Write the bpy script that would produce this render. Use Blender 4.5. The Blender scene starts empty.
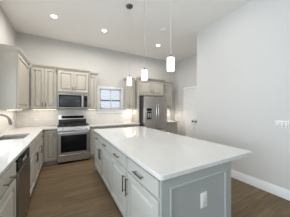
import bpy, bmesh, math, random
from mathutils import Matrix, Vector

random.seed(4)
PI = math.pi
S = bpy.context.scene
C = S.collection

# ------------------------------------------------------------------ camera
EYE = 1.39
cam_d = bpy.data.cameras.new('camera')
cam_d.sensor_fit = 'HORIZONTAL'
cam_d.sensor_width = 36.0
cam_d.lens = 148.0 / 290.0 * 36.0
cam_d.clip_start = 0.02
cam = bpy.data.objects.new('camera', cam_d)
C.objects.link(cam)
cam.location = (0, 0, EYE)
cam.rotation_euler = (math.radians(90), 0, math.radians(-29.0))
S.camera = cam

# ------------------------------------------------------------------ world, view
S.view_settings.view_transform = 'Standard'
S.view_settings.look = 'None'
S.view_settings.gamma = 1.0
S.view_settings.use_curve_mapping = False
S.view_settings.exposure = 0.0
w = bpy.data.worlds.new('daylight')
S.world = w
w.use_nodes = True
bg = w.node_tree.nodes['Background']
bg.inputs['Color'].default_value = (0.80, 0.90, 1.0, 1)
bg.inputs['Strength'].default_value = 1.25


def area(name, loc, rot, sx, sy, energy, col=(1, 1, 1), spread=PI, shape='RECTANGLE'):
    d = bpy.data.lights.new(name, 'AREA')
    d.shape = shape
    d.size = sx
    d.size_y = sy
    d.energy = energy
    d.color = col
    d.spread = spread
    o = bpy.data.objects.new(name, d)
    C.objects.link(o)
    o.location = loc
    o.rotation_euler = rot
    return o


COOL = (0.79, 0.905, 1.0)
WARM = (1.0, 0.92, 0.80)
# daylight coming in at the tall windows of the open living side and over the sink
area('window_daylight', (-3.9, -1.2, 1.45), (0, -PI / 2 - 0.90, 0), 2.4, 3.6, 300, COOL)
area('window_daylight', (-1.02, 2.40, 1.62), (0, -PI / 2, 0), 1.0, 0.8, 17.5, COOL)

# ------------------------------------------------------------------ materials
def new_mat(name):
    m = bpy.data.materials.new(name)
    m.use_nodes = True
    nt = m.node_tree
    return m, nt, nt.nodes['Principled BSDF']


def plain(name, col, rough=0.5, metal=0.0, spec=0.5, var=0.03, scale=6.0, bump=0.0):
    m, nt, b = new_mat(name)
    b.inputs['Roughness'].default_value = rough
    b.inputs['Metallic'].default_value = metal
    b.inputs['Specular IOR Level'].default_value = spec
    tc = nt.nodes.new('ShaderNodeTexCoord')
    nz = nt.nodes.new('ShaderNodeTexNoise')
    nz.inputs['Scale'].default_value = scale
    nz.inputs['Detail'].default_value = 4
    nt.links.new(tc.outputs['Object'], nz.inputs['Vector'])
    mx = nt.nodes.new('ShaderNodeMix')
    mx.data_type = 'RGBA'
    mx.inputs['A'].default_value = (*[c * (1 - var) for c in col], 1)
    mx.inputs['B'].default_value = (*[min(1, c * (1 + var)) for c in col], 1)
    nt.links.new(nz.outputs['Fac'], mx.inputs['Factor'])
    nt.links.new(mx.outputs['Result'], b.inputs['Base Color'])
    if bump:
        bp = nt.nodes.new('ShaderNodeBump')
        bp.inputs['Strength'].default_value = bump
        bp.inputs['Distance'].default_value = 0.002
        n2 = nt.nodes.new('ShaderNodeTexNoise')
        n2.inputs['Scale'].default_value = 180
        nt.links.new(tc.outputs['Object'], n2.inputs['Vector'])
        nt.links.new(n2.outputs['Fac'], bp.inputs['Height'])
        nt.links.new(bp.outputs['Normal'], b.inputs['Normal'])
    return m


def brushed(name, col, rough=0.3, axis=2):
    m, nt, b = new_mat(name)
    b.inputs['Metallic'].default_value = 1.0
    tc = nt.nodes.new('ShaderNodeTexCoord')
    mp = nt.nodes.new('ShaderNodeMapping')
    sc = [90, 90, 90]
    sc[axis] = 2
    mp.inputs['Scale'].default_value = sc
    nz = nt.nodes.new('ShaderNodeTexNoise')
    nz.inputs['Scale'].default_value = 2
    nz.inputs['Detail'].default_value = 3
    nt.links.new(tc.outputs['Object'], mp.inputs['Vector'])
    nt.links.new(mp.outputs['Vector'], nz.inputs['Vector'])
    mr = nt.nodes.new('ShaderNodeMapRange')
    mr.inputs['To Min'].default_value = rough - 0.06
    mr.inputs['To Max'].default_value = rough + 0.08
    nt.links.new(nz.outputs['Fac'], mr.inputs['Value'])
    nt.links.new(mr.outputs['Result'], b.inputs['Roughness'])
    mx = nt.nodes.new('ShaderNodeMix')
    mx.data_type = 'RGBA'
    mx.inputs['A'].default_value = (*[c * 0.93 for c in col], 1)
    mx.inputs['B'].default_value = (*[min(1, c * 1.05) for c in col], 1)
    nt.links.new(nz.outputs['Fac'], mx.inputs['Factor'])
    nt.links.new(mx.outputs['Result'], b.inputs['Base Color'])
    return m


def emit(name, col, strength):
    m, nt, b = new_mat(name)
    b.inputs['Base Color'].default_value = (0.9, 0.9, 0.9, 1)
    b.inputs['Emission Color'].default_value = (*col, 1)
    b.inputs['Emission Strength'].default_value = strength
    return m


def wood_floor(name):
    m, nt, b = new_mat(name)
    tc = nt.nodes.new('ShaderNodeTexCoord')
    br = nt.nodes.new('ShaderNodeTexBrick')
    br.offset = 0.37
    br.inputs['Scale'].default_value = 1.0
    br.inputs['Brick Width'].default_value = 1.25
    br.inputs['Row Height'].default_value = 0.125
    br.inputs['Mortar Size'].default_value = 0.0016
    br.inputs['Mortar Smooth'].default_value = 0.2
    br.inputs['Bias'].default_value = 0.0
    br.inputs['Color1'].default_value = (0.152, 0.108, 0.061, 1)
    br.inputs['Color2'].default_value = (0.208, 0.150, 0.088, 1)
    br.inputs['Mortar'].default_value = (0.08, 0.055, 0.035, 1)
    nt.links.new(tc.outputs['Object'], br.inputs['Vector'])
    mp = nt.nodes.new('ShaderNodeMapping')
    mp.inputs['Scale'].default_value = (1.2, 22, 1)
    nt.links.new(tc.outputs['Object'], mp.inputs['Vector'])
    nz = nt.nodes.new('ShaderNodeTexNoise')
    nz.inputs['Scale'].default_value = 2.2
    nz.inputs['Detail'].default_value = 7
    nz.inputs['Distortion'].default_value = 0.6
    nt.links.new(mp.outputs['Vector'], nz.inputs['Vector'])
    rp = nt.nodes.new('ShaderNodeValToRGB')
    rp.color_ramp.elements[0].position = 0.3
    rp.color_ramp.elements[0].color = (0.62, 0.6, 0.58, 1)
    rp.color_ramp.elements[1].position = 0.72
    rp.color_ramp.elements[1].color = (1.2, 1.2, 1.2, 1)
    nt.links.new(nz.outputs['Fac'], rp.inputs['Fac'])
    mx = nt.nodes.new('ShaderNodeMix')
    mx.data_type = 'RGBA'
    mx.blend_type = 'MULTIPLY'
    mx.inputs['Factor'].default_value = 1.0
    nt.links.new(br.outputs['Color'], mx.inputs['A'])
    nt.links.new(rp.outputs['Color'], mx.inputs['B'])
    nt.links.new(mx.outputs['Result'], b.inputs['Base Color'])
    b.inputs['Roughness'].default_value = 0.5
    b.inputs['Specular IOR Level'].default_value = 0.25
    bp = nt.nodes.new('ShaderNodeBump')
    bp.inputs['Strength'].default_value = 0.15
    bp.inputs['Distance'].default_value = 0.003
    nt.links.new(nz.outputs['Fac'], bp.inputs['Height'])
    nt.links.new(bp.outputs['Normal'], b.inputs['Normal'])
    return m


def tile(name, along):
    """glossy off-white subway tile with pale grout; `along` is the axis the rows run in"""
    m, nt, b = new_mat(name)
    tc = nt.nodes.new('ShaderNodeTexCoord')
    sp = nt.nodes.new('ShaderNodeSeparateXYZ')
    cb = nt.nodes.new('ShaderNodeCombineXYZ')
    nt.links.new(tc.outputs['Object'], sp.inputs['Vector'])
    nt.links.new(sp.outputs[along], cb.inputs['X'])
    nt.links.new(sp.outputs['Z'], cb.inputs['Y'])
    br = nt.nodes.new('ShaderNodeTexBrick')
    br.offset = 0.5
    br.inputs['Scale'].default_value = 1.0
    br.inputs['Brick Width'].default_value = 0.305
    br.inputs['Row Height'].default_value = 0.0762
    br.inputs['Mortar Size'].default_value = 0.0016
    br.inputs['Mortar Smooth'].default_value = 0.1
    br.inputs['Color1'].default_value = (0.75, 0.725, 0.695, 1)
    br.inputs['Color2'].default_value = (0.80, 0.775, 0.745, 1)
    br.inputs['Mortar'].default_value = (0.55, 0.52, 0.48, 1)
    nt.links.new(cb.outputs['Vector'], br.inputs['Vector'])
    nt.links.new(br.outputs['Color'], b.inputs['Base Color'])
    b.inputs['Roughness'].default_value = 0.25
    bp = nt.nodes.new('ShaderNodeBump')
    bp.inputs['Strength'].default_value = 0.3
    bp.inputs['Distance'].default_value = 0.002
    bp.invert = True
    nt.links.new(br.outputs['Fac'], bp.inputs['Height'])
    nt.links.new(bp.outputs['Normal'], b.inputs['Normal'])
    return m


def quartz(name):
    m, nt, b = new_mat(name)
    tc = nt.nodes.new('ShaderNodeTexCoord')
    nz = nt.nodes.new('ShaderNodeTexNoise')
    nz.inputs['Scale'].default_value = 120
    nz.inputs['Detail'].default_value = 2
    nt.links.new(tc.outputs['Object'], nz.inputs['Vector'])
    rp = nt.nodes.new('ShaderNodeValToRGB')
    rp.color_ramp.elements[0].position = 0.35
    rp.color_ramp.elements[0].color = (0.61, 0.605, 0.59, 1)
    rp.color_ramp.elements[1].position = 0.6
    rp.color_ramp.elements[1].color = (0.69, 0.685, 0.67, 1)
    nt.links.new(nz.outputs['Fac'], rp.inputs['Fac'])
    nt.links.new(rp.outputs['Color'], b.inputs['Base Color'])
    b.inputs['Roughness'].default_value = 0.07
    return m


def glass(name):
    m, nt, b = new_mat(name)
    b.inputs['Transmission Weight'].default_value = 1.0
    b.inputs['Roughness'].default_value = 0.0
    b.inputs['IOR'].default_value = 1.05
    return m


def translucent(name, col, f):
    m, nt, b = new_mat(name)
    b.inputs['Base Color'].default_value = (*col, 1)
    b.inputs['Roughness'].default_value = 0.5
    tr = nt.nodes.new('ShaderNodeBsdfTranslucent')
    tr.inputs['Color'].default_value = (*col, 1)
    mx = nt.nodes.new('ShaderNodeMixShader')
    mx.inputs['Fac'].default_value = f
    out = nt.nodes['Material Output']
    nt.links.new(b.outputs['BSDF'], mx.inputs[1])
    nt.links.new(tr.outputs['BSDF'], mx.inputs[2])
    nt.links.new(mx.outputs['Shader'], out.inputs['Surface'])
    return m


M = {
    'wall': plain('wall_paint', (0.635, 0.625, 0.61), 0.85, spec=0.2, var=0.01, bump=0.05),
    'ceiling': plain('ceiling_paint', (0.92, 0.905, 0.885), 0.9, spec=0.15, var=0.01, bump=0.05),
    'white': plain('white_trim_paint', (0.80, 0.81, 0.82), 0.4, var=0.01),
    'cab': plain('greige_cabinet_paint', (0.50, 0.47, 0.415), 0.42, var=0.02, scale=3),
    'isl': plain('pale_grey_cabinet_paint', (0.50, 0.495, 0.46), 0.42, var=0.02, scale=3),
    'bluegrey': plain('blue_grey_end_panel', (0.37, 0.39, 0.38), 0.45, var=0.02, scale=3),  # island end panels only: a darker, bluer tone than its doors
    'louvre': translucent('white_shutter_vinyl', (0.9, 0.91, 0.93), 0.8),
    'steel_mid': brushed('stainless_steel_satin', (0.43, 0.42, 0.41), 0.32, 0),
    'cordgrey': plain('pale_grey_cord', (0.50, 0.50, 0.49), 0.4),
    'greyline': plain('grey_plate_recess', (0.30, 0.30, 0.31), 0.5),
    'gap': plain('cabinet_shadow_gap', (0.10, 0.09, 0.08), 0.8),
    'quartz': quartz('white_quartz'),
    'floor': wood_floor('dark_wood_planks'),
    'tile_x': tile('subway_tile_x', 'X'),
    'tile_y': tile('subway_tile_y', 'Y'),
    'steel': brushed('stainless_steel', (0.58, 0.58, 0.575), 0.30, 0),
    'steel_v': brushed('stainless_steel_upright', (0.60, 0.585, 0.57), 0.30, 2),
    'dsteel': brushed('dark_stainless', (0.30, 0.28, 0.265), 0.30, 2),
    'nickel': brushed('brushed_nickel', (0.20, 0.19, 0.175), 0.32, 0),
    'chrome': brushed('chrome', (0.75, 0.75, 0.75), 0.16, 2),
    'blackgl': plain('black_glass', (0.010, 0.010, 0.012), 0.10, spec=0.12, var=0.1),
    'greygl': plain('smoked_oven_glass', (0.045, 0.05, 0.055), 0.12, spec=0.35, var=0.1),
    'black': plain('black_enamel', (0.02, 0.02, 0.02), 0.35, var=0.1),
    'iron': plain('cast_iron', (0.025, 0.025, 0.025), 0.6, var=0.2),
    'bronze': plain('dark_bronze', (0.04, 0.035, 0.03), 0.4, metal=0.6),
    'plastic': plain('white_plastic', (0.82, 0.82, 0.81), 0.35, var=0.01),
    'slot': plain('dark_slot', (0.05, 0.05, 0.05), 0.6),
    'sash': plain('dark_sash', (0.09, 0.10, 0.12), 0.5),
    'glass': glass('window_glass'),
    'shade': emit('lit_opal_glass', (1.0, 0.98, 0.95), 1.5),
    'lens': emit('lit_downlight_lens', (1.0, 0.96, 0.90), 9.0),
    'led': emit('lit_led_strip', (1.0, 0.88, 0.70), 5.0),
}

# ------------------------------------------------------------------ mesh helpers
def box(bm, x0, x1, y0, y1, z0, z1, bev=0.0):
    vs = [bm.verts.new((x, y, z)) for x in (x0, x1) for y in (y0, y1) for z in (z0, z1)]
    idx = [(0, 1, 3, 2), (4, 6, 7, 5), (0, 4, 5, 1), (2, 3, 7, 6), (0, 2, 6, 4), (1, 5, 7, 3)]
    fs = [bm.faces.new([vs[i] for i in f]) for f in idx]
    if bev:
        es = {e for f in fs for e in f.edges}
        bmesh.ops.bevel(bm, geom=list(es), offset=bev, segments=2, affect='EDGES', profile=0.5)
    return bm


def cyl(bm, p0, p1, r, seg=16, r1=None):
    p0, p1 = Vector(p0), Vector(p1)
    r1 = r if r1 is None else r1
    d = (p1 - p0).normalized()
    a = d.orthogonal().normalized()
    b = d.cross(a)
    ra, rb = [], []
    for k in range(seg):
        t = 2 * PI * k / seg
        v = a * math.cos(t) + b * math.sin(t)
        ra.append(bm.verts.new(p0 + v * r))
        rb.append(bm.verts.new(p1 + v * r1))
    for k in range(seg):
        j = (k + 1) % seg
        bm.faces.new((ra[k], ra[j], rb[j], rb[k]))
    bm.faces.new(ra[::-1])
    bm.faces.new(rb)
    return bm


def tube(bm, pts, r, seg=12):
    pts = [Vector(p) for p in pts]
    rings = []
    a = None
    for i, p in enumerate(pts):
        d = (pts[min(i + 1, len(pts) - 1)] - pts[max(i - 1, 0)]).normalized()
        a = d.orthogonal().normalized() if a is None else (a - d * a.dot(d)).normalized()
        b = d.cross(a)
        rings.append([bm.verts.new(p + (a * math.cos(2 * PI * k / seg) + b * math.sin(2 * PI * k / seg)) * r)
                      for k in range(seg)])
    for q in range(len(rings) - 1):
        for k in range(seg):
            j = (k + 1) % seg
            bm.faces.new((rings[q][k], rings[q][j], rings[q + 1][j], rings[q + 1][k]))
    bm.faces.new(rings[0][::-1])
    bm.faces.new(rings[-1])
    return bm


def lathe(bm, prof, seg=24, c=(0, 0)):
    rings = []
    for r, z in prof:
        rings.append([bm.verts.new((c[0] + r * math.cos(2 * PI * k / seg), c[1] + r * math.sin(2 * PI * k / seg), z))
                      for k in range(seg)])
    for q in range(len(rings) - 1):
        for k in range(seg):
            j = (k + 1) % seg
            bm.faces.new((rings[q][k], rings[q][j], rings[q + 1][j], rings[q + 1][k]))
    bm.faces.new(rings[0][::-1])
    bm.faces.new(rings[-1])
    return bm


def rings_front(bm, x0, x1, z0, z1, yb, rings):
    """a panelled front facing -y: nested rectangles (inset, height in front of yb)"""
    prev = None
    for ins, h in rings:
        r = [bm.verts.new(p) for p in ((x0 + ins, yb - h, z0 + ins), (x1 - ins, yb - h, z0 + ins),
                                       (x1 - ins, yb - h, z1 - ins), (x0 + ins, yb - h, z1 - ins))]
        if prev:
            for k in range(4):
                j = (k + 1) % 4
                bm.faces.new((prev[k], prev[j], r[j], r[k]))
        else:
            bm.faces.new(r[::-1])
        prev = r
    bm.faces.new(prev)
    return bm


def raised(fw, t=0.024):
    return [(0, 0), (0, t - .004), (.004, t), (fw, t), (fw + .007, t - .021), (fw + .014, t - .021),
            (fw + .040, t - .002), (fw + .042, t - .002)]


def slab_front(t=0.024):
    return [(0, 0), (0, t - .005), (.005, t)]


def sweep(bm, path, prof):
    """profile (outward, z) swept along an open plan path, mitred at the corners; outward = right of travel"""
    path = [Vector((p[0], p[1])) for p in path]
    n = len(path)
    rows = []
    for i in range(n):
        nrm = []
        if i > 0:
            d = (path[i] - path[i - 1]).normalized()
            nrm.append(Vector((d.y, -d.x)))
        if i < n - 1:
            d = (path[i + 1] - path[i]).normalized()
            nrm.append(Vector((d.y, -d.x)))
        if len(nrm) == 2:
            b = (nrm[0] + nrm[1])
            b = b / (b.length_squared / 2) if b.length > 1e-6 else nrm[0]
        else:
            b = nrm[0]
        rows.append([bm.verts.new((path[i].x + b.x * o, path[i].y + b.y * o, z)) for o, z in prof])
    m = len(prof)
    for i in range(n - 1):
        for k in range(m):
            j = (k + 1) % m
            bm.faces.new((rows[i][k], rows[i][j], rows[i + 1][j], rows[i + 1][k]))
    bm.faces.new(rows[0][::-1])
    bm.faces.new(rows[-1])
    return bm


def cells(bm, xs, ys, keep, z0, z1):
    """a slab made of the kept cells of a grid: one closed mesh, holes allowed"""
    V = {}

    def v(i, j, z):
        k = (i, j, z)
        if k not in V:
            V[k] = bm.verts.new((xs[i], ys[j], z))
        return V[k]
    K = {(i, j) for i in range(len(xs) - 1) for j in range(len(ys) - 1) if keep(i, j)}
    for i, j in K:
        bm.faces.new((v(i, j, z1), v(i + 1, j, z1), v(i + 1, j + 1, z1), v(i, j + 1, z1)))
        bm.faces.new((v(i, j, z0), v(i, j + 1, z0), v(i + 1, j + 1, z0), v(i + 1, j, z0)))
        for (di, dj, a, b) in ((-1, 0, (i, j + 1), (i, j)), (1, 0, (i + 1, j), (i + 1, j + 1)),
                               (0, -1, (i, j), (i + 1, j)), (0, 1, (i + 1, j + 1), (i, j + 1))):
            if (i + di, j + dj) not in K:
                bm.faces.new((v(*a, z0), v(*b, z0), v(*b, z1), v(*a, z1)))
    return bm


def B():
    return bmesh.new()


def obj(name, bm, mat, parent=None, loc=None, bevel=0.0):
    bmesh.ops.recalc_face_normals(bm, faces=bm.faces[:])
    me = bpy.data.meshes.new(name)
    bm.to_mesh(me)
    bm.free()
    me.materials.append(M[mat])
    for p in me.polygons:
        p.use_smooth = True
    me.set_sharp_from_angle(angle=math.radians(32))
    o = bpy.data.objects.new(name, me)
    C.objects.link(o)
    if parent:
        o.parent = parent
    if loc:
        o.location = loc
    if bevel:
        md = o.modifiers.new('edge', 'BEVEL')
        md.width = bevel
        md.segments = 3
        md.limit_method = 'ANGLE'
    return o


def thing(name, label, cat, loc=(0, 0, 0), rz=0.0, group=None):
    o = bpy.data.objects.new(name, None)
    o.empty_display_size = 0.1
    C.objects.link(o)
    o.location = loc
    o.rotation_euler = (0, 0, rz)
    return tag(o, label, cat, group)


def tag(o, label, cat, group=None):
    o['label'] = label
    o['category'] = cat
    if group:
        o['group'] = group
    return o


def struct(name, bm, mat, parent=None):
    o = obj(name, bm, mat, parent)
    if parent is None:
        o['kind'] = 'structure'
    return o


def sroot(name, loc=(0, 0, 0), rz=0.0):
    o = bpy.data.objects.new(name, None)
    C.objects.link(o)
    o.location = loc
    o.rotation_euler = (0, 0, rz)
    o['kind'] = 'structure'
    return o


# ------------------------------------------------------------------ room shell
XL, YB, XR, YC, XF, H = -1.04, 4.88, 3.00, 2.67, 4.15, 3.35
XO, YO = -4.0, -3.5          # open living side behind the camera
T = 0.12
struct('floor', box(B(), XO - T, XF + T, YO - T, YB + T, -0.1, 0), 'floor')
struct('ceiling', box(B(), XO - T, XF + T, YO - T, YB + T, H, H + 0.1), 'ceiling')
# back wall with the window opening
WX0, WX1, WZ0, WZ1 = 1.03, 1.765, 1.38, 2.03
bm = B()
box(bm, XL, WX0, YB, YB + T, 0, H)
box(bm, WX1, XF, YB, YB + T, 0, H)
box(bm, WX0, WX1, YB, YB + T, 0, WZ0)
box(bm, WX0, WX1, YB, YB + T, WZ1, H)
struct('wall_back', bm, 'wall')
# left wall with a window over the sink
bm = B()
box(bm, XL - T, XL, 0.9, 2.0, 0, H)
box(bm, XL - T, XL, 2.8, YB + T, 0, H)
box(bm, XL - T, XL, 2.0, 2.8, 0, 1.1)
box(bm, XL - T, XL, 2.0, 2.8, 2.15, H)
struct('wall_left', bm, 'wall')
bm = B()
box(bm, XR, XR + T, YO, YC, 0, H)
box(bm, XR + T, XF, YC - T, YC, 0, H)
struct('wall_right', bm, 'wall')
struct('wall_far_right', box(B(), XF, XF + T, YC - T, YB + T, 0, H), 'wall')
# the walls of the open living side, tall windows in both
bm = B()
box(bm, XO, XL - T, 0.9, 0.9 + T, 0, H)
struct('wall_living_back', bm, 'wall')
bm = B()
box(bm, XO - T, XO, YO, -3.1, 0, H)
box(bm, XO - T, XO, 0.7, 0.9 + T, 0, H)
box(bm, XO - T, XO, -3.1, 0.7, 0, 0.2)
box(bm, XO - T, XO, -3.1, 0.7, 2.7, H)
struct('wall_living_left', bm, 'wall')
struct('wall_front', box(B(), XO, XR, YO - T, YO, 0, H), 'wall')

BASE_PROF = [(0, 0), (0.016, 0), (0.016, 0.115), (0.011, 0.125), (0.009, 0.138), (0.004, 0.15), (0, 0.15)]
# outward must face -X: walk towards +Y -> right is +X, so walk towards -Y
struct('baseboard_right', sweep(B(), [(XR, YC + 0.0), (XR, YO)], BASE_PROF), 'white')
struct('baseboard_far_right', sweep(B(), [(XF, 3.20), (XF, YC)], BASE_PROF), 'white')

# backsplash tile
bm = B()
box(bm, XL + 0.002, 0.925, YB - 0.012, YB - 0.001, 0.916, 1.372)
box(bm, 0.925, 1.87, YB - 0.012, YB - 0.001, 0.916, 1.215)
box(bm, 1.87, 2.17, YB - 0.012, YB - 0.001, 0.916, 1.372)
o = struct('wall_tile_back', bm, 'tile_x')
struct('wall_tile_left', box(B(), XL + 0.001, XL + 0.012, 1.325, YB - 0.012, 0.916, 1.095), 'tile_y')
struct('wall_tile_left_upper', box(B(), XL + 0.001, XL + 0.012, 2.88, YB - 0.012, 1.0951, 1.372), 'tile_y')
struct('wall_tile_nook', box(B(), 3.20, 3.77, YB - 0.012, YB - 0.001, 0.916, 1.372), 'tile_x')

# ------------------------------------------------------------------ window (back wall)
win = sroot('window_1', ((WX0 + WX1) / 2, YB, 0))
hw = (WX1 - WX0) / 2
bm = B()
cw = 0.078
box(bm, -hw - cw, -hw, -0.022, 0, WZ0 - 0.01, WZ1 + cw, 0.004)
box(bm, hw, hw + cw, -0.022, 0, WZ0 - 0.01, WZ1 + cw, 0.004)
box(bm, -hw, hw, -0.022, 0, WZ1, WZ1 + cw, 0.004)
obj('casing', bm, 'white', win)
bm = B()
box(bm, -hw - cw - 0.02, hw + cw, -0.05, 0.06, WZ0 - 0.035, WZ0 - 0.01, 0.004)
box(bm, -hw - cw, hw + cw, -0.020, 0, 1.225, WZ0 - 0.035, 0.004)
obj('sill', bm, 'white', win)
bm = B()
box(bm, -hw, -hw + 0.03, 0.05, 0.10, WZ0, WZ1)
box(bm, hw - 0.03, hw, 0.05, 0.10, WZ0, WZ1)
box(bm, -hw, hw, 0.05, 0.10, WZ1 - 0.03, WZ1)
box(bm, -hw, hw, 0.05, 0.10, WZ0 - 0.01, WZ0 + 0.03)
obj('frame', bm, 'white', win)
obj('pane', box(B(), -hw + 0.03, hw - 0.03, 0.073, 0.077, WZ0 + 0.03, WZ1 - 0.03), 'glass', win)
obj('meeting_rail', box(B(), -hw + 0.03, hw - 0.03, 0.045, 0.07, 1.635, 1.675, 0.003), 'sash', win)
for sgn in (-1, 1):
    a, b = (-hw + 0.005, -0.001) if sgn < 0 else (0.001, hw - 0.005)
    wa, wb = (0.03, 0.012) if sgn < 0 else (0.012, 0.03)
    bm = B()
    box(bm, a, a + wa, -0.012, 0.016, WZ0 - 0.005, WZ1 - 0.003, 0.002)
    box(bm, b - wb, b, -0.012, 0.016, WZ0 - 0.005, WZ1 - 0.003, 0.002)
    box(bm, a, b, -0.012, 0.016, WZ1 - 0.04, WZ1 - 0.003, 0.002)
    box(bm, a, b, -0.012, 0.016, WZ0 - 0.005, WZ0 + 0.035, 0.002)
    sh = obj('shutter', bm, 'louvre', win)
    bm = B()
    for z0, n in ((1.445, 3), (1.715, 4)):
        for k in range(n):
            z = z0 + k * 0.072
            zz = []
            ca, sa = math.cos(0.40), math.sin(0.40)
            hwid, ht = 0.031, 0.004
            pr = [(-hwid, 0), (0, ht), (hwid, 0), (0, -ht)]
            r0 = [bm.verts.new((a + wa, 0.002 + p * ca - q * sa, z + p * sa + q * ca)) for p, q in pr]
            r1 = [bm.verts.new((b - wb, 0.002 + p * ca - q * sa, z + p * sa + q * ca)) for p, q in pr]
            for k2 in range(4):
                j = (k2 + 1) % 4
                bm.faces.new((r0[k2], r0[j], r1[j], r1[k2]))
            bm.faces.new(r0[::-1])
            bm.faces.new(r1)
    obj('louvres', bm, 'louvre', sh)

# window over the sink (left of the frame): frame set in the opening, glass behind
w2 = sroot('window_2', (XL, 2.4, 0), PI / 2)
bm = B()
for x in (-0.40, 0.36):
    box(bm, x, x + 0.04, 0.045, 0.10, 1.10, 2.15)
for z in (1.10, 1.605, 2.11):
    box(bm, -0.36, 0.36, 0.045, 0.10, z, z + 0.04)
obj('frame', bm, 'white', w2)
obj('pane', box(B(), -0.36, 0.36, 0.070, 0.074, 1.14, 2.11), 'glass', w2)

# ------------------------------------------------------------------ pantry door (far right wall)
# local: x along +Y, front faces -X  -> rz = -90 deg gives local -y = -X, local x = -Y
door = sroot('door_1', (XF, 3.78, 0), -PI / 2)
dw, dh = 0.48, 2.12
bm = B()
cas = 0.075
box(bm, -dw - cas, -dw, -0.025, 0, 0, dh + cas, 0.004)
box(bm, dw, dw + cas, -0.025, 0, 0, dh + cas, 0.004)
box(bm, -dw, dw, -0.025, 0, dh, dh + cas, 0.004)
obj('casing', bm, 'white', door)
for sgn in (-1, 1):
    a, b = (-dw + 0.003, -0.002) if sgn < 0 else (0.002, dw - 0.003)
    bm = B()
    box(bm, a, b, -0.012, -0.002, 0.008, dh - 0.004)
    for z0, z1 in ((0.11, 0.80), (0.80, 2.01)):
        rings_front(bm, a + 0.03, b - 0.03, z0 + 0.02, z1 - 0.02, -0.012,
                    [(0, 0), (0.0, 0.006), (0.03, 0.006), (0.04, 0.001), (0.075, 0.005), (0.08, 0.005)])
    lf = obj('door_leaf', bm, 'white', door)
    bm = B()
    hx = -0.075 if sgn < 0 else 0.075
    cyl(bm, (hx, -0.012, 0.93), (hx, -0.022, 0.93), 0.026)
    cyl(bm, (hx, -0.022, 0.93), (hx, -0.045, 0.93), 0.010)
    cyl(bm, (hx, -0.045, 0.93), (hx, -0.075, 0.93), 0.024, r1=0.027)
    obj('door_knob', bm, 'bronze', lf)

# ------------------------------------------------------------------ cabinet kit (local: x width, front = -y, origin on the floor at the back)
DT = 0.024


def pull(parent, x, z, y, vertical=True, L=0.16, mat='nickel'):
    bm = B()
    h = L / 2
    if vertical:
        cyl(bm, (x, y - 0.032, z - h), (x, y - 0.032, z + h), 0.0075, 10)
        for s in (-1, 1):
            cyl(bm, (x, y, z + s * (h - 0.018)), (x, y - 0.034, z + s * (h - 0.018)), 0.005, 8)
    else:
        cyl(bm, (x - h, y - 0.032, z), (x + h, y - 0.032, z), 0.0075, 10)
        for s in (-1, 1):
            cyl(bm, (x + s * (h - 0.018), y, z), (x + s * (h - 0.018), y - 0.034, z), 0.005, 8)
    return obj('handle', bm, mat, parent)


def add_door(t, x0, x1, z0, z1, yf, mat, handle=None, L=0.16, fw=0.055):
    """handle: ('l'|'r', 't'|'b') which side and whether near the top or the bottom"""
    d = obj('door', rings_front(B(), x0, x1, z0, z1, yf, raised(min(fw, (x1 - x0) * 0.24), DT)), mat, t)
    if handle:
        hx = x0 + 0.032 if handle[0] == 'l' else x1 - 0.032
        hz = z1 - 0.05 - L / 2 if handle[1] == 't' else z0 + 0.05 + L / 2
        pull(d, hx, hz, yf - DT, True, L)
    return d


def add_drawer(t, x0, x1, z0, z1, yf, mat, L=0.16, handle=True):
    d = obj('drawer', rings_front(B(), x0, x1, z0, z1, yf, slab_front(DT)), mat, t)
    if handle:
        pull(d, (x0 + x1) / 2, (z0 + z1) / 2, yf - DT, False, L)
    return d


CT0, CT1 = 0.876, 0.914      # worktop bottom and top


def base_body(t, w, depth, mat, toe=0.055):
    """depth = distance from the wall to the door faces"""
    yf = -(depth - DT)
    bm = box(B(), -w / 2 + 0.001, w / 2 - 0.001, yf, -0.003, 0.102, 0.853)
    box(bm, -w / 2 + 0.001, w / 2 - 0.001, yf + 0.07, -0.003, 0.853, CT0 - 0.001)
    obj('body', bm, mat, t)
    obj('toe_kick', box(B(), -w / 2 + 0.001, w / 2 - 0.001, yf + toe, -0.01, 0.0, 0.102), mat, t)
    return yf


CROWN = [(0, 0), (0.006, 0), (0.010, 0.012), (0.028, 0.034), (0.044, 0.058), (0.050, 0.070), (0.050, 0.085), (0, 0.085)]


def crown(t, path, z, mat='cab'):
    obj('crown', sweep(B(), path, [(o, z + h) for o, h in CROWN]), mat, t)


def led(x0, x1, y, z, label, energy=2.0):
    t = thing('under_cabinet_light', label, 'light', ((x0 + x1) / 2, y, z), 0, 'lights under the wall cabinets')
    hx = (x1 - x0) / 2
    obj('housing', box(B(), -hx, hx, -0.02, 0.02, -0.008, 0, 0.002), 'plastic', t)
    obj('diffuser', box(B(), -hx + 0.01, hx - 0.01, -0.014, 0.014, -0.012, -0.008), 'led', t)
    area('under_cabinet_glow', ((x0 + x1) / 2, y, z - 0.014), (0, 0, 0), 2 * hx, 0.03, energy, WARM)
    return t


G_BASE = 'greige base cabinets along the walls'
G_WALL = 'greige wall cabinets'
UZ0, UZ1 = 1.372, 2.365
UZL = UZ1 + 0.045
R90 = PI / 2

# --- left run
t = thing('base_cabinet', 'nearest greige base cabinet on the left with drawer over door, in front of dishwasher', 'cabinet', (XL, 1.635, 0), R90, G_BASE)
yf = base_body(t, 0.61, 0.63, 'cab')
add_drawer(t, -0.290, 0.290, 0.716, 0.855, yf, 'cab', 0.19)
add_door(t, -0.290, 0.290, 0.118, 0.690, yf, 'cab', ('l', 't'), 0.19)

t = thing('base_cabinet', 'greige sink base cabinet with two doors just past the dishwasher', 'cabinet', (XL, 3.107, 0), R90, G_BASE)
yf = base_body(t, 1.066, 0.63, 'cab')
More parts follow.
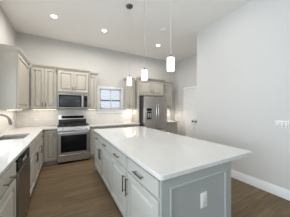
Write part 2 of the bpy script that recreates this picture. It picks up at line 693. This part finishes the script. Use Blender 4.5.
# opened top so that the basin hangs inside: body replaced by an open carcass
for ch in list(t.children):
    if ch.name.startswith('body'):
        bpy.data.objects.remove(ch)
bm = B()
box(bm, -0.532, -0.514, yf, -0.003, 0.102, CT0 - 0.001)
box(bm, 0.514, 0.532, yf, -0.003, 0.102, CT0 - 0.001)
box(bm, -0.514, 0.514, yf, yf + 0.018, 0.102, CT0 - 0.001)
box(bm, -0.514, 0.514, yf + 0.018, -0.003, 0.102, 0.12)
obj('body', bm, 'cab', t)
for x0, x1, s in ((-0.513, -0.014, 'r'), (0.014, 0.508, 'l')):
    add_drawer(t, x0, x1, 0.720, 0.855, yf, 'cab', handle=False)
    add_door(t, x0, x1, 0.118, 0.690, yf, 'cab', (s, 't'))

t = thing('base_cabinet', 'narrow greige base cabinet at the inner corner beyond the sink base', 'cabinet', (XL, 3.945, 0), R90, G_BASE)
yf = base_body(t, 0.61, 0.63, 'cab')
add_drawer(t, -0.295, 0.260, 0.720, 0.855, yf, 'cab')
add_door(t, -0.295, 0.260, 0.118, 0.690, yf, 'cab', ('l', 't'))

# --- back run
t = thing('base_cabinet', 'greige base cabinet with one tall door left of the range', 'cabinet', (-0.575, YB, 0), 0, G_BASE)
yf = base_body(t, 0.90, 0.63, 'cab')
add_door(t, 0.180, 0.425, 0.118, 0.852, yf, 'cab', ('r', 't'), 0.11)
for i, (x0, x1, lb) in enumerate(((0.640, 1.14, 'greige base cabinet immediately right of the range'),
                                  (1.14, 1.65, 'greige base cabinet under the shuttered window'),
                                  (1.65, 2.165, 'greige base cabinet left of the refrigerator'))):
    t = thing('base_cabinet', lb, 'cabinet', ((x0 + x1) / 2, YB, 0), 0, G_BASE)
    wd = x1 - x0
    yf = base_body(t, wd, 0.63, 'cab')
    add_drawer(t, -wd / 2 + 0.012, wd / 2 - 0.012, 0.720, 0.855, yf, 'cab')
    add_door(t, -wd / 2 + 0.012, wd / 2 - 0.012, 0.118, 0.690, yf, 'cab', ('l' if i else 'r', 't'))
t = thing('base_cabinet', 'small greige base cabinet between refrigerator and pantry door', 'cabinet', (3.485, YB, 0), 0, G_BASE)
yf = base_body(t, 0.56, 0.63, 'cab')
add_drawer(t, -0.268, 0.268, 0.720, 0.855, yf, 'cab')
add_door(t, -0.268, 0.268, 0.118, 0.690, yf, 'cab', ('l', 't'))

# --- wall cabinets
def wall_body(t, w, depth, z0=UZ0, z1=UZ1, mat='cab'):
    yf = -(depth - DT)
    obj('body', box(B(), -w / 2 + 0.001, w / 2 - 0.001, yf, -0.003, z0, z1 + 0.02), mat, t)
    return yf


t = thing('upper_cabinet', 'greige corner wall cabinet on the left wall, its plain side panel facing out', 'cabinet', (XL, 4.165, 0), R90, G_WALL)
yf = wall_body(t, 1.43, 0.33, UZ0, UZL)
add_door(t, -0.69, 0.335, UZ0 + 0.012, UZL - 0.006, yf, 'cab', None, fw=0.06)
crown(t, [(-0.715, -0.003), (-0.715, yf), (0.355 - 0.0, yf)], UZL)

t = thing('upper_cabinet', 'two-door greige wall cabinet left of the microwave', 'cabinet', (-0.418, YB, 0), 0, G_WALL)
yf = wall_body(t, 0.58, 0.34, UZ0, UZL)
add_door(t, -0.268, -0.002, UZ0 + 0.012, UZL - 0.006, yf, 'cab', ('r', 'b'), 0.11)
add_door(t, 0.002, 0.270, UZ0 + 0.012, UZL - 0.006, yf, 'cab', ('l', 'b'), 0.11)
crown(t, [(-0.245, yf), (0.238, yf)], UZL)

t = thing('upper_cabinet', 'short two-door greige cabinet directly over the microwave', 'cabinet', (0.255, YB, 0), 0, G_WALL)
yf = wall_body(t, 0.762, 0.42, 1.815, UZ1 + 0.025)
add_door(t, -0.370, -0.002, 1.835, UZ1 + 0.018, yf, 'cab', ('r', 'b'), 0.09)
add_door(t, 0.002, 0.370, 1.835, UZ1 + 0.018, yf, 'cab', ('l', 'b'), 0.09)
crown(t, [(-0.381, -0.345), (-0.381, yf), (0.381, yf), (0.381, -0.345)], UZ1 + 0.025)

t = thing('upper_cabinet', 'narrow single-door greige wall cabinet between microwave and window', 'cabinet', (0.763, YB, 0), 0, G_WALL)
yf = wall_body(t, 0.25, 0.34)
add_door(t, -0.113, 0.113, UZ0 + 0.012, UZ1 - 0.006, yf, 'cab', ('l', 'b'), 0.11)
crown(t, [(-0.074, yf), (0.125, yf), (0.125, -0.003)], UZ1)

ZR = UZ1 - 0.03
t = thing('upper_cabinet', 'greige wall cabinet right of the window, behind the furthest pendant', 'cabinet', (2.014, YB, 0), 0, G_WALL)
yf = wall_body(t, 0.30, 0.34, UZ0, ZR)
add_door(t, -0.138, 0.138, UZ0 + 0.012, ZR - 0.006, yf, 'cab', ('l', 'b'), 0.11)
crown(t, [(-0.15, -0.003), (-0.15, yf), (0.10, yf)], ZR)

t = thing('refrigerator_cabinet', 'deep greige surround with two short doors above the refrigerator', 'cabinet', (2.695, YB, 0), 0)
yf = -(0.51 - DT)
bm = B()
box(bm, -0.484, 0.484, yf, -0.003, 1.815, ZR + 0.02)
obj('body', bm, 'cab', t)
for s in (-1, 1):
    a, b = sorted((s * 0.485, s * 0.504))
    obj('side_panel', box(B(), a, b, -0.51, -0.003, 0, ZR + 0.02), 'cab', t)
add_door(t, -0.475, -0.008, 1.855, ZR, yf, 'cab', ('r', 'b'), 0.09)
add_door(t, 0.008, 0.475, 1.855, ZR, yf, 'cab', ('l', 'b'), 0.09)
crown(t, [(-0.504, -0.345), (-0.504, -0.51), (0.504, -0.51), (0.504, -0.345)], ZR + 0.005)

t = thing('upper_cabinet', 'greige wall cabinet right of the refrigerator', 'cabinet', (3.475, YB, 0), 0, G_WALL)
yf = wall_body(t, 0.54, 0.34, UZ0, ZR)
add_door(t, -0.26, 0.26, UZ0 + 0.012, ZR - 0.006, yf, 'cab', ('l', 'b'), 0.11)
crown(t, [(-0.215, yf), (0.27, yf), (0.27, -0.003)], ZR)

t = led(-0.50, 0.50, 0, UZ0 - 0.001, 'glowing light strip under the corner cabinet on the left wall', 2.2)
t.location = (XL + 0.17, 4.02, UZ0 - 0.001)
t.rotation_euler = (0, 0, R90)
for l in C.objects:
    if l.type == 'LIGHT' and l.name.startswith('under_cabinet_glow') and abs(l.location.y) < 1e-6:
        l.location = (XL + 0.17, 4.02, UZ0 - 0.015)
        l.rotation_euler = (0, 0, R90)
led(-0.68, -0.15, YB - 0.17, UZ0 - 0.001, 'glowing light strip under the wall cabinet left of the microwave', .75)
led(0.66, 0.87, YB - 0.17, UZ0 - 0.001, 'glowing light strip under the narrow cabinet right of the microwave', .36)
led(1.89, 2.15, YB - 0.17, UZ0 - 0.001, 'glowing light strip under the wall cabinet right of the window', 1.5)
led(3.22, 3.73, YB - 0.17, UZ0 - 0.001, 'glowing light strip under the wall cabinet right of the refrigerator', 6.0)

# ------------------------------------------------------------------ worktops
SX0, SX1, SY0, SY1 = -0.95, -0.550, 3.00, 3.58
xs = [XL + 0.001, SX0, SX1, -0.405, -0.130]
ys = [1.325, SY0, SY1, 4.235, YB - 0.001]


def keep_left(i, j):
    if j == 1 and i == 1:
        return False
    if i == 3:
        return j == 3
    return True


o = obj('countertop', cells(B(), xs, ys, keep_left, CT0, CT1), 'quartz', None, None, 0.004)
tag(o, 'white quartz worktop along the left wall, with the sink cut into it', 'countertop')
o = obj('countertop', box(B(), 0.638, 2.172, 4.235, YB - 0.001, CT0, CT1), 'quartz', None, None, 0.004)
tag(o, 'white quartz worktop under the window between range and refrigerator', 'countertop')
o = obj('countertop', box(B(), 3.202, 3.775, 4.235, YB - 0.001, CT0, CT1), 'quartz', None, None, 0.004)
tag(o, 'short white quartz worktop right of the refrigerator', 'countertop')

# ------------------------------------------------------------------ island
IX0, IX1, IY0, IY1 = 0.62, 1.47, 0.875, 3.47     # base
t = thing('kitchen_island', 'large pale grey island base with drawers and doors on the left', 'kitchen island', (IX1, (IY0 + IY1) / 2, 0), -R90)
L = IY1 - IY0
dep = IX1 - IX0
yf = -(dep - DT)
bm = box(B(), -L / 2 + 0.02, L / 2 - 0.02, yf, -0.02, 0.102, 0.846)
box(bm, -L / 2 + 0.02, L / 2 - 0.02, yf + 0.08, -0.02, 0.846, CT0 - 0.001)
obj('body', bm, 'isl', t)
obj('toe_kick', box(B(), -L / 2 + 0.02, L / 2 - 0.02, yf + 0.06, -0.02, 0, 0.102), 'isl', t)
# near end panel (local +x end) and far end panel, built facing -y and turned
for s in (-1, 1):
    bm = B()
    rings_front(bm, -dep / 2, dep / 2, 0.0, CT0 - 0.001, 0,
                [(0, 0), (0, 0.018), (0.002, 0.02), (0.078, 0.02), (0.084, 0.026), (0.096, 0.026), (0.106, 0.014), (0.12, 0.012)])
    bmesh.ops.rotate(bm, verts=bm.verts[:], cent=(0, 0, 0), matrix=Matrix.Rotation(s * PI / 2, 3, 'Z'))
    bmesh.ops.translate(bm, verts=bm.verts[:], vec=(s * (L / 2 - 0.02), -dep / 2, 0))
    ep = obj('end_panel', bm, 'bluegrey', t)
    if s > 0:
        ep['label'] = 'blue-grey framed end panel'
obj('back_panel', box(B(), -L / 2 + 0.021, L / 2 - 0.021, -0.019, 0, 0, CT0 - 0.001), 'isl', t)
n = 4
u0, u1 = -L / 2 + 0.03, L / 2 - 0.03
uw = (u1 - u0) / n
for k in range(n):
    a, b = u0 + k * uw + 0.014, u0 + (k + 1) * uw - 0.014
    add_drawer(t, a, b, 0.715, 0.848, yf, 'isl', 0.17)
    add_door(t, a, b, 0.118, 0.688, yf, 'isl', ('r' if k % 2 == 0 else 'l', 't'), 0.19, 0.06)

# worktop with rounded corners
bm = B()
ax0, ax1, ay0, ay1, rr = 0.600, 1.843, 0.855, 3.50, 0.035
pts = []
for cx, cy, a0 in ((ax1 - rr, ay1 - rr, 0), (ax0 + rr, ay1 - rr, 90), (ax0 + rr, ay0 + rr, 180), (ax1 - rr, ay0 + rr, 270)):
    for k in range(9):
        an = math.radians(a0 + 90 * k / 8)
        pts.append((cx + rr * math.cos(an), cy + rr * math.sin(an)))
lo = [bm.verts.new((x, y, CT0)) for x, y in pts]
hi = [bm.verts.new((x, y, CT1)) for x, y in pts]
for k in range(len(pts)):
    j = (k + 1) % len(pts)
    bm.faces.new((lo[k], lo[j], hi[j], hi[k]))
bm.faces.new(lo[::-1])
bm.faces.new(hi)
o = obj('countertop', bm, 'quartz', None, None, 0.004)
tag(o, 'big white quartz island worktop with rounded corners, overhanging on the right', 'countertop')

# ------------------------------------------------------------------ range
t = thing('gas_range', 'stainless steel gas range with black oven window, under the microwave', 'stove', (0.254, YB, 0))
rw = 0.376
obj('body', box(B(), -rw, rw, -0.645, -0.015, 0.045, 0.895, 0.003), 'steel', t)
for x in (-rw + 0.05, rw - 0.05):
    for y in (-0.58, -0.08):
        obj('foot', cyl(B(), (x, y, 0), (x, y, 0.045), 0.018, 12), 'black', t)
obj('cooktop', box(B(), -rw, rw, -0.64, -0.09, 0.895, 0.915, 0.004), 'black', t)
for s in (-1, 0, 1):
    bm = B()
    cx = s * 0.245
    for x in (cx - 0.115, cx, cx + 0.115):
        box(bm, x - 0.006, x + 0.006, -0.60, -0.13, 0.945, 0.965, 0.002)
    for y in (-0.60, -0.48, -0.365, -0.25, -0.13):
        box(bm, cx - 0.121, cx + 0.121, y - 0.006, y + 0.006, 0.945, 0.965, 0.002)
    for x in (cx - 0.115, cx + 0.115):
        for y in (-0.60, -0.13):
            box(bm, x - 0.007, x + 0.007, y - 0.007, y + 0.007, 0.914, 0.950)
    obj('grate', bm, 'iron', t)
for x, y in ((-0.245, -0.48), (-0.245, -0.24), (0.245, -0.48), (0.245, -0.24), (0, -0.365)):
    bm = B()
    lathe(bm, [(0.05, 0.914), (0.05, 0.920), (0.035, 0.924), (0.035, 0.930), (0.0, 0.932)][:4], 20, (x, y))
    obj('burner', bm, 'iron', t)
# backguard
bg_ = obj('backguard', box(B(), -rw + 0.012, rw - 0.012, -0.09, -0.018, 0.895, 1.205, 0.006), 'steel', t)
obj('display', box(B(), -rw + 0.085, rw - 0.085, -0.096, -0.088, 1.105, 1.185, 0.002), 'blackgl', bg_)
obj('lower_panel', box(B(), -rw + 0.016, rw - 0.016, -0.098, -0.088, 0.918, 1.080, 0.002), 'black', bg_)
# slanted control panel with knobs
bm = B()
pf = [(-0.645, 0.825), (-0.675, 0.825), (-0.690, 0.832), (-0.668, 0.922), (-0.645, 0.930)]
r0 = [bm.verts.new((-rw, y, z)) for y, z in pf]
r1 = [bm.verts.new((rw, y, z)) for y, z in pf]
for k in range(len(pf)):
    j = (k + 1) % len(pf)
    bm.faces.new((r0[k], r0[j], r1[j], r1[k]))
bm.faces.new(r0[::-1])
bm.faces.new(r1)
cp = obj('control_panel', bm, 'steel', t)
nv = Vector((0, -0.973, 0.231))
for k in range(5):
    x = (-0.29, -0.19, 0.0, 0.19, 0.29)[k]
    p = Vector((x, -0.679, 0.876))
    bm = B()
    cyl(bm, p, p + nv * 0.008, 0.027, 20)
    cyl(bm, p + nv * 0.008, p + nv * 0.036, 0.022, 20, 0.019)
    obj('knob', bm, 'chrome', cp)
# oven door
bm = B()
rings_front(bm, -rw + 0.002, rw - 0.002, 0.235, 0.820, -0.645, [(0, 0), (0, 0.036), (0.004, 0.04), (0.01, 0.04)])
od = obj('oven_door', bm, 'steel', t)
obj('window', box(B(), -rw + 0.075, rw - 0.075, -0.689, -0.682, 0.290, 0.718, 0.002), 'blackgl', od)
bm = B()
cyl(bm, (-rw + 0.03, -0.735, 0.778), (rw - 0.03, -0.735, 0.778), 0.013, 14)
for s in (-1, 1):
    cyl(bm, (s * (rw - 0.06), -0.684, 0.778), (s * (rw - 0.06), -0.735, 0.778), 0.010, 12)
obj('handle', bm, 'chrome', od)
dr = obj('drawer', rings_front(B(), -rw + 0.002, rw - 0.002, 0.055, 0.222, -0.645, [(0, 0), (0, 0.034), (0.004, 0.038)]), 'steel', t)
obj('grip', box(B(), -rw + 0.03, rw - 0.03, -0.686, -0.682, 0.200, 0.214), 'black', dr)

# ------------------------------------------------------------------ microwave
t = thing('microwave', 'stainless over-the-range microwave with dark glass door', 'microwave', (0.255, YB, 0))
mz0, mz1 = 1.388, 1.812
obj('body', box(B(), -0.378, 0.378, -0.39, -0.015, mz0, mz1, 0.003), 'steel_mid', t)
md_ = obj('door', rings_front(B(), -0.378, 0.245, mz0 + 0.004, mz1 - 0.034, -0.39, [(0, 0), (0, 0.026), (0.004, 0.03)]), 'steel_mid', t)
obj('glass_frame', box(B(), -0.352, 0.196, -0.4225, -0.419, mz0 + 0.040, mz1 - 0.058, 0.001), 'blackgl', md_)
obj('window', box(B(), -0.325, 0.165, -0.4245, -0.422, mz0 + 0.062, mz1 - 0.095, 0.001), 'greygl', md_)
bm = B()
cyl(bm, (0.212, -0.452, mz0 + 0.035), (0.212, -0.452, mz1 - 0.07), 0.010, 14)
for z in (mz0 + 0.06, mz1 - 0.095):
    cyl(bm, (0.212, -0.418, z), (0.212, -0.452, z), 0.009, 10)
obj('handle', bm, 'chrome', md_)
pn = obj('control_panel', box(B(), 0.258, 0.352, -0.4235, -0.39, mz0 + 0.035, mz1 - 0.065, 0.003), 'blackgl', t)
obj('side_frame', rings_front(B(), 0.249, 0.378, mz0 + 0.004, mz1 - 0.034, -0.39, [(0, 0), (0, 0.026), (0.004, 0.030)]), 'steel_mid', t)
obj('display', box(B(), 0.275, 0.343, -0.4255, -0.419, mz1 - 0.115, mz1 - 0.085), 'greygl', pn)
bm = B()
for r in range(4):
    for c in range(3):
        box(bm, 0.275 + c * 0.025, 0.292 + c * 0.025, -0.425, -0.419, mz0 + 0.05 + r * 0.045, mz0 + 0.075 + r * 0.045)
obj('keypad', bm, 'slot', pn)
bm = B()
box(bm, -0.378, 0.378, -0.418, -0.39, mz1 - 0.032, mz1 - 0.002, 0.002)
vt = obj('vent_strip', bm, 'steel_mid', t)
obj('badge', box(B(), -0.09, -0.02, -0.4205, -0.417, mz1 - 0.022, mz1 - 0.012), 'slot', vt)

# ------------------------------------------------------------------ refrigerator
t = thing('refrigerator', 'stainless french-door refrigerator with ice and water dispenser', 'refrigerator', (2.705, YB, 0))
fw_, fd, fh = 0.452, 0.80, 1.775
obj('body', box(B(), -fw_, fw_, -fd + 0.09, -0.03, 0.02, fh - 0.012, 0.004), 'slot', t)
obj('base_grille', box(B(), -fw_ + 0.01, fw_ - 0.01, -fd + 0.10, -fd + 0.07, 0.0, 0.075), 'black', t)
for s in (-1, 1):
    bm = B()
    box(bm, s * (fw_ - 0.04) - 0.03, s * (fw_ - 0.04) + 0.03, -fd + 0.02, -fd + 0.13, fh - 0.012, fh + 0.012, 0.004)
    obj('hinge_cover', bm, 'black', t)


def fridge_panel(name, x0, x1, z0, z1):
    bm = B()
    # gently bowed front
    N = 10
    for_rows = []
    for k in range(N + 1):
        x = x0 + (x1 - x0) * k / N
        s = x / fw_
        bow = 0.022 * (1 - s * s)
        for_rows.append((x, -fd + 0.022 - bow))
    a = [(x0, -fd + 0.085)] + for_rows + [(x1, -fd + 0.085)]
    lo = [bm.verts.new((x, y, z0)) for x, y in a]
    hi = [bm.verts.new((x, y, z1)) for x, y in a]
    for k in range(len(a)):
        j = (k + 1) % len(a)
        bm.faces.new((lo[k], lo[j], hi[j], hi[k]))
    bm.faces.new(lo[::-1])
    bm.faces.new(hi)
    return obj(name, bm, 'steel_v', t, None, 0.006)


dl = fridge_panel('door', -fw_, -0.003, 0.725, fh)
dr = fridge_panel('door', 0.003, fw_, 0.725, fh)
fz = fridge_panel('freezer_drawer', -fw_, fw_, 0.085, 0.715)
for d, s in ((dl, -1), (dr, 1)):
    bm = B()
    x = s * 0.042
    tube(bm, [(x, -fd + 0.002, 0.84), (x, -fd - 0.05, 0.87), (x, -fd - 0.055, 1.20), (x, -fd - 0.05, 1.53), (x, -fd + 0.002, 1.56)], 0.011)
    obj('handle', bm, 'chrome', d)
bm = B()
tube(bm, [(-0.33, -fd + 0.012, 0.64), (-0.32, -fd - 0.05, 0.64), (0.32, -fd - 0.05, 0.64), (0.33, -fd + 0.012, 0.64)], 0.011)
obj('handle', bm, 'chrome', fz)
# dispenser on the left door
bm = B()
box(bm, -0.405, -0.195, -fd - 0.016, -fd + 0.02, 1.02, 1.41, 0.004)
obj('dispenser', bm, 'steel', dl)
obj('dispenser_screen', box(B(), -0.392, -0.208, -fd - 0.021, -fd - 0.015, 1.315, 1.395, 0.002), 'blackgl', dl)
bm = B()
box(bm, -0.385, -0.215, -fd - 0.019, -fd - 0.015, 1.045, 1.295)
obj('dispenser_recess', bm, 'greygl', dl)
bm = B()
box(bm, -0.360, -0.310, -fd - 0.034, -fd - 0.018, 1.09, 1.24, 0.004)
box(bm, -0.285, -0.245, -fd - 0.034, -fd - 0.018, 1.09, 1.24, 0.004)
obj('paddle', bm, 'chrome', dl)
bm = B()
cyl(bm, (0.36, -fd + 0.013, 1.665), (0.36, -fd + 0.004, 1.665), 0.020, 20)
obj('badge', bm, 'slot', dr)

# ------------------------------------------------------------------ dishwasher
t = thing('dishwasher', 'dark stainless dishwasher with black control panel, built in beside the sink base', 'dishwasher', (XL, 2.2575, 0), R90)
hw_ = 0.312
obj('body', box(B(), -hw_, hw_, -0.595, -0.02, 0.02, 0.868), 'slot', t)
obj('toe_kick', box(B(), -hw_, hw_, -0.57, -0.54, 0.0, 0.10), 'black', t)
obj('door', rings_front(B(), -hw_ + 0.004, hw_ - 0.004, 0.105, 0.735, -0.595, [(0, 0), (0, 0.042), (0.006, 0.048)]), 'dsteel', t)
bm = B()
rings_front(bm, -hw_ + 0.004, hw_ - 0.004, 0.742, 0.866, -0.595, [(0, 0), (0, 0.036), (0.006, 0.042)])
pn = obj('control_panel', bm, 'blackgl', t)
bm = B()
box(bm, -0.10, 0.10, -0.643, -0.636, 0.765, 0.812, 0.002)
obj('pocket_handle', bm, 'steel', pn)
bm = B()
cyl(bm, (hw_ - 0.03, -0.60, 0.0), (hw_ - 0.03, -0.60, 0.03), 0.018, 12)
obj('foot', bm, 'plastic', t)

# ------------------------------------------------------------------ sink and faucet
t = thing('sink', 'undermount stainless sink set in the left worktop', 'sink', ((SX0 + SX1) / 2, (SY0 + SY1) / 2, 0.66))
a, b = (SX1 - SX0) / 2 + 0.004, (SY1 - SY0) / 2 + 0.004
bm = B()
zt = CT0 - 0.002 - 0.66
outer = [(-a - 0.012, -b - 0.012), (a + 0.012, -b - 0.012), (a + 0.012, b + 0.012), (-a - 0.012, b + 0.012)]
levels = [(0.012, zt - 0.004), (0.012, zt), (0.0, zt), (-0.008, 0.03), (-0.03, 0.006)]
prev = None
for off, z in levels:
    r = [bm.verts.new((sx * (a + off), sy * (b + off), z)) for sx, sy in ((-1, -1), (1, -1), (1, 1), (-1, 1))]
    if prev:
        for k in range(4):
            j = (k + 1) % 4
            bm.faces.new((prev[k], prev[j], r[j], r[k]))
    prev = r
bm.faces.new(prev)
o = obj('basin', bm, 'steel', t)
so = o.modifiers.new('wall', 'SOLIDIFY')
so.thickness = 0.002
bm = B()
lathe(bm, [(0.045, 0.006), (0.045, 0.010), (0.038, 0.010), (0.030, 0.008)], 24)
obj('drain', bm, 'chrome', t)

t = thing('faucet', 'brushed gooseneck pull-down faucet arching over the sink', 'faucet', (-0.985, 3.16, CT1))
bm = B()
lathe(bm, [(0.027, 0.0), (0.027, 0.006), (0.019, 0.012), (0.019, 0.09), (0.015, 0.10)], 20)
obj('base', bm, 'nickel', t)
bm = B()
pts = [(0, 0, 0.08), (0, 0, 0.26)]
for k in range(1, 15):
    an = PI - PI * 0.90 * k / 14
    pts.append((0.115 + 0.115 * math.cos(an), 0, 0.26 + 0.115 * math.sin(an)))
tube(bm, pts, 0.0170, 14)
obj('spout', bm, 'nickel', t)
ex, ez = pts[-1][0], pts[-1][2]
bm = B()
cyl(bm, (ex, 0, ez + 0.005), (ex + 0.018, 0, ez - 0.085), 0.0185, 16, 0.023)
obj('spray_head', bm, 'nickel', t)
bm = B()
cyl(bm, (0, 0.014, 0.055), (0, 0.045, 0.06), 0.010, 12)
cyl(bm, (0, 0.042, 0.058), (0.02, 0.05, 0.14), 0.006, 12, 0.005)
obj('lever', bm, 'nickel', t)

# ------------------------------------------------------------------ pendants
PX = 1.11
for y, lb in ((2.62, 'furthest white glass pendant lamp, its ceiling canopy in view'),
              (2.02, 'middle white glass pendant lamp over the island'),
              (1.378, 'nearest and largest-looking white glass pendant lamp over the island')):
    t = thing('pendant_lamp', lb, 'lamp', (PX, y, H), 0, 'three pendants over the island')
    bm = B()
    lathe(bm, [(0.066, 0.0), (0.066, -0.014), (0.058, -0.024), (0.012, -0.028), (0.008, -0.05)], 28)
    obj('canopy', bm, 'nickel', t)
    zb, zt = 1.834 - H, 1.985 - H
    obj('cord', cyl(B(), (0, 0, -0.03), (0, 0, zt + 0.03), 0.0028, 8), 'cordgrey', t)
    bm = B()
    lathe(bm, [(0.006, zt + 0.04), (0.012, zt + 0.035), (0.014, zt + 0.004), (0.040, zt + 0.003), (0.040, zt)], 28)
    obj('cap', bm, 'nickel', t)
    bm = B()
    lathe(bm, [(0.043, zt), (0.0445, zt - 0.002), (0.0445, zb + 0.002), (0.043, zb)], 32)
    obj('lamp_shade', bm, 'shade', t)
    d = bpy.data.lights.new('pendant_glow', 'POINT')
    d.energy = 1.7
    d.color = (1, 0.93, 0.84)
    d.shadow_soft_size = 0.05
    o = bpy.data.objects.new('pendant_glow', d)
    C.objects.link(o)
    o.location = (PX, y, 1.76)

# ------------------------------------------------------------------ recessed lights
for x, y, en, lb in ((-0.166, 3.69, 18.8, 'recessed ceiling light above the range side, leftmost of the lit discs'),
                 (0.91, 3.75, 18.8, 'recessed ceiling light between the left one and the furthest pendant cord'),
                 (2.58, 3.82, 18.8, 'recessed ceiling light above the refrigerator'),
                 (-0.17, 1.74, 8, 'added out-of-view recessed ceiling light over the aisle beside the sink run'),  # unseen fixture, added to bring more light into the kitchen
                 (2.30, 1.69, 2.5, 'recessed ceiling light cut by the top edge near the right wall')):
    t = thing('recessed_light', lb, 'light', (x, y, H), 0, 'recessed ceiling lights')
    bm = B()
    seg = 32
    rs = [(0.078, 0.0), (0.078, -0.004), (0.062, -0.007), (0.056, -0.004), (0.056, 0.0)]
    rows = [[bm.verts.new((r * math.cos(2 * PI * k / seg), r * math.sin(2 * PI * k / seg), z)) for k in range(seg)] for r, z in rs]
    for q in range(len(rows) - 1):
        for k in range(seg):
            j = (k + 1) % seg
            bm.faces.new((rows[q][k], rows[q][j], rows[q + 1][j], rows[q + 1][k]))
    obj('trim_ring', bm, 'plastic', t)
    obj('lens', cyl(B(), (0, 0, -0.0035), (0, 0, -0.0005), 0.0555, 32), 'lens', t)
    area('downlight', (x, y, H - 0.012), (0, 0, 0), 0.12, 0.12, en, (1, 0.95, 0.88), math.radians(170), 'DISK')
t = thing('smoke_detector', 'faint round white ceiling detector between the two nearer pendant cords and refrigerator light', 'smoke detector', (2.18, 2.99, H))
bm = B()
lathe(bm, [(0.068, 0.0), (0.068, -0.012), (0.058, -0.03), (0.03, -0.036)], 28)
obj('cover', bm, 'plastic', t)
obj('sensor_cap', cyl(B(), (0, 0, -0.036), (0, 0, -0.040), 0.02, 16), 'plastic', t)

# ------------------------------------------------------------------ plates on the walls (built facing -y)
def plate(name, label, cat, loc, rz, w, h, kind, gangs=1, group=None):
    t = thing(name, label, cat, loc, rz, group)
    obj('plate', box(B(), -w / 2, w / 2, -0.006, 0, -h / 2, h / 2, 0.002), 'plastic', t)
    for g in range(gangs):
        x = (g - (gangs - 1) / 2) * (w / gangs) * 0.94
        if kind == 'switch':
            obj('rocker_frame', box(B(), x - 0.0205, x + 0.0205, -0.0075, -0.005, -0.037, 0.037), 'greyline', t)
            obj('rocker', box(B(), x - 0.0165, x + 0.0165, -0.0105, -0.005, -0.033, 0.033, 0.002), 'plastic', t)
        else:
            obj('receptacle_frame', box(B(), x - 0.0185, x + 0.0185, -0.0070, -0.005, -0.035, 0.035), 'greyline', t)
            f = obj('receptacle', box(B(), x - 0.0165, x + 0.0165, -0.008, -0.005, -0.033, 0.033, 0.001), 'plastic', t)
            bm = B()
            for zz in (-0.018, 0.018):
                for xx in (-0.006, 0.006):
                    box(bm, x + xx - 0.0012, x + xx + 0.0012, -0.0085, -0.0075, zz - 0.005, zz + 0.005)
                cyl(bm, (x, -0.0075, zz - 0.010), (x, -0.0085, zz - 0.010), 0.002, 8)
            obj('slots', bm, 'slot', f)
    return t


plate('light_switch', 'white triple rocker switch plate on the right wall', 'switch', (XR, 0.987, 1.14), -R90, 0.165, 0.115, 'switch', 3)
plate('electrical_outlet', 'white electrical outlet on the near end panel of the island', 'outlet', (1.075, IY0 + 0.008, 0.595), 0, 0.078, 0.130, 'outlet')
plate('electrical_outlet', 'white double outlet plate on the backsplash left of the range', 'outlet', (-0.63, YB - 0.012, 1.06), 0, 0.118, 0.115, 'outlet', 2)
plate('electrical_outlet', 'white outlet on the backsplash right of the range', 'outlet', (0.79, YB - 0.012, 1.06), 0, 0.072, 0.115, 'outlet')
plate('electrical_outlet', 'white outlet on the left wall backsplash near the faucet', 'outlet', (XL + 0.012, 4.62, 1.06), R90, 0.072, 0.115, 'outlet')
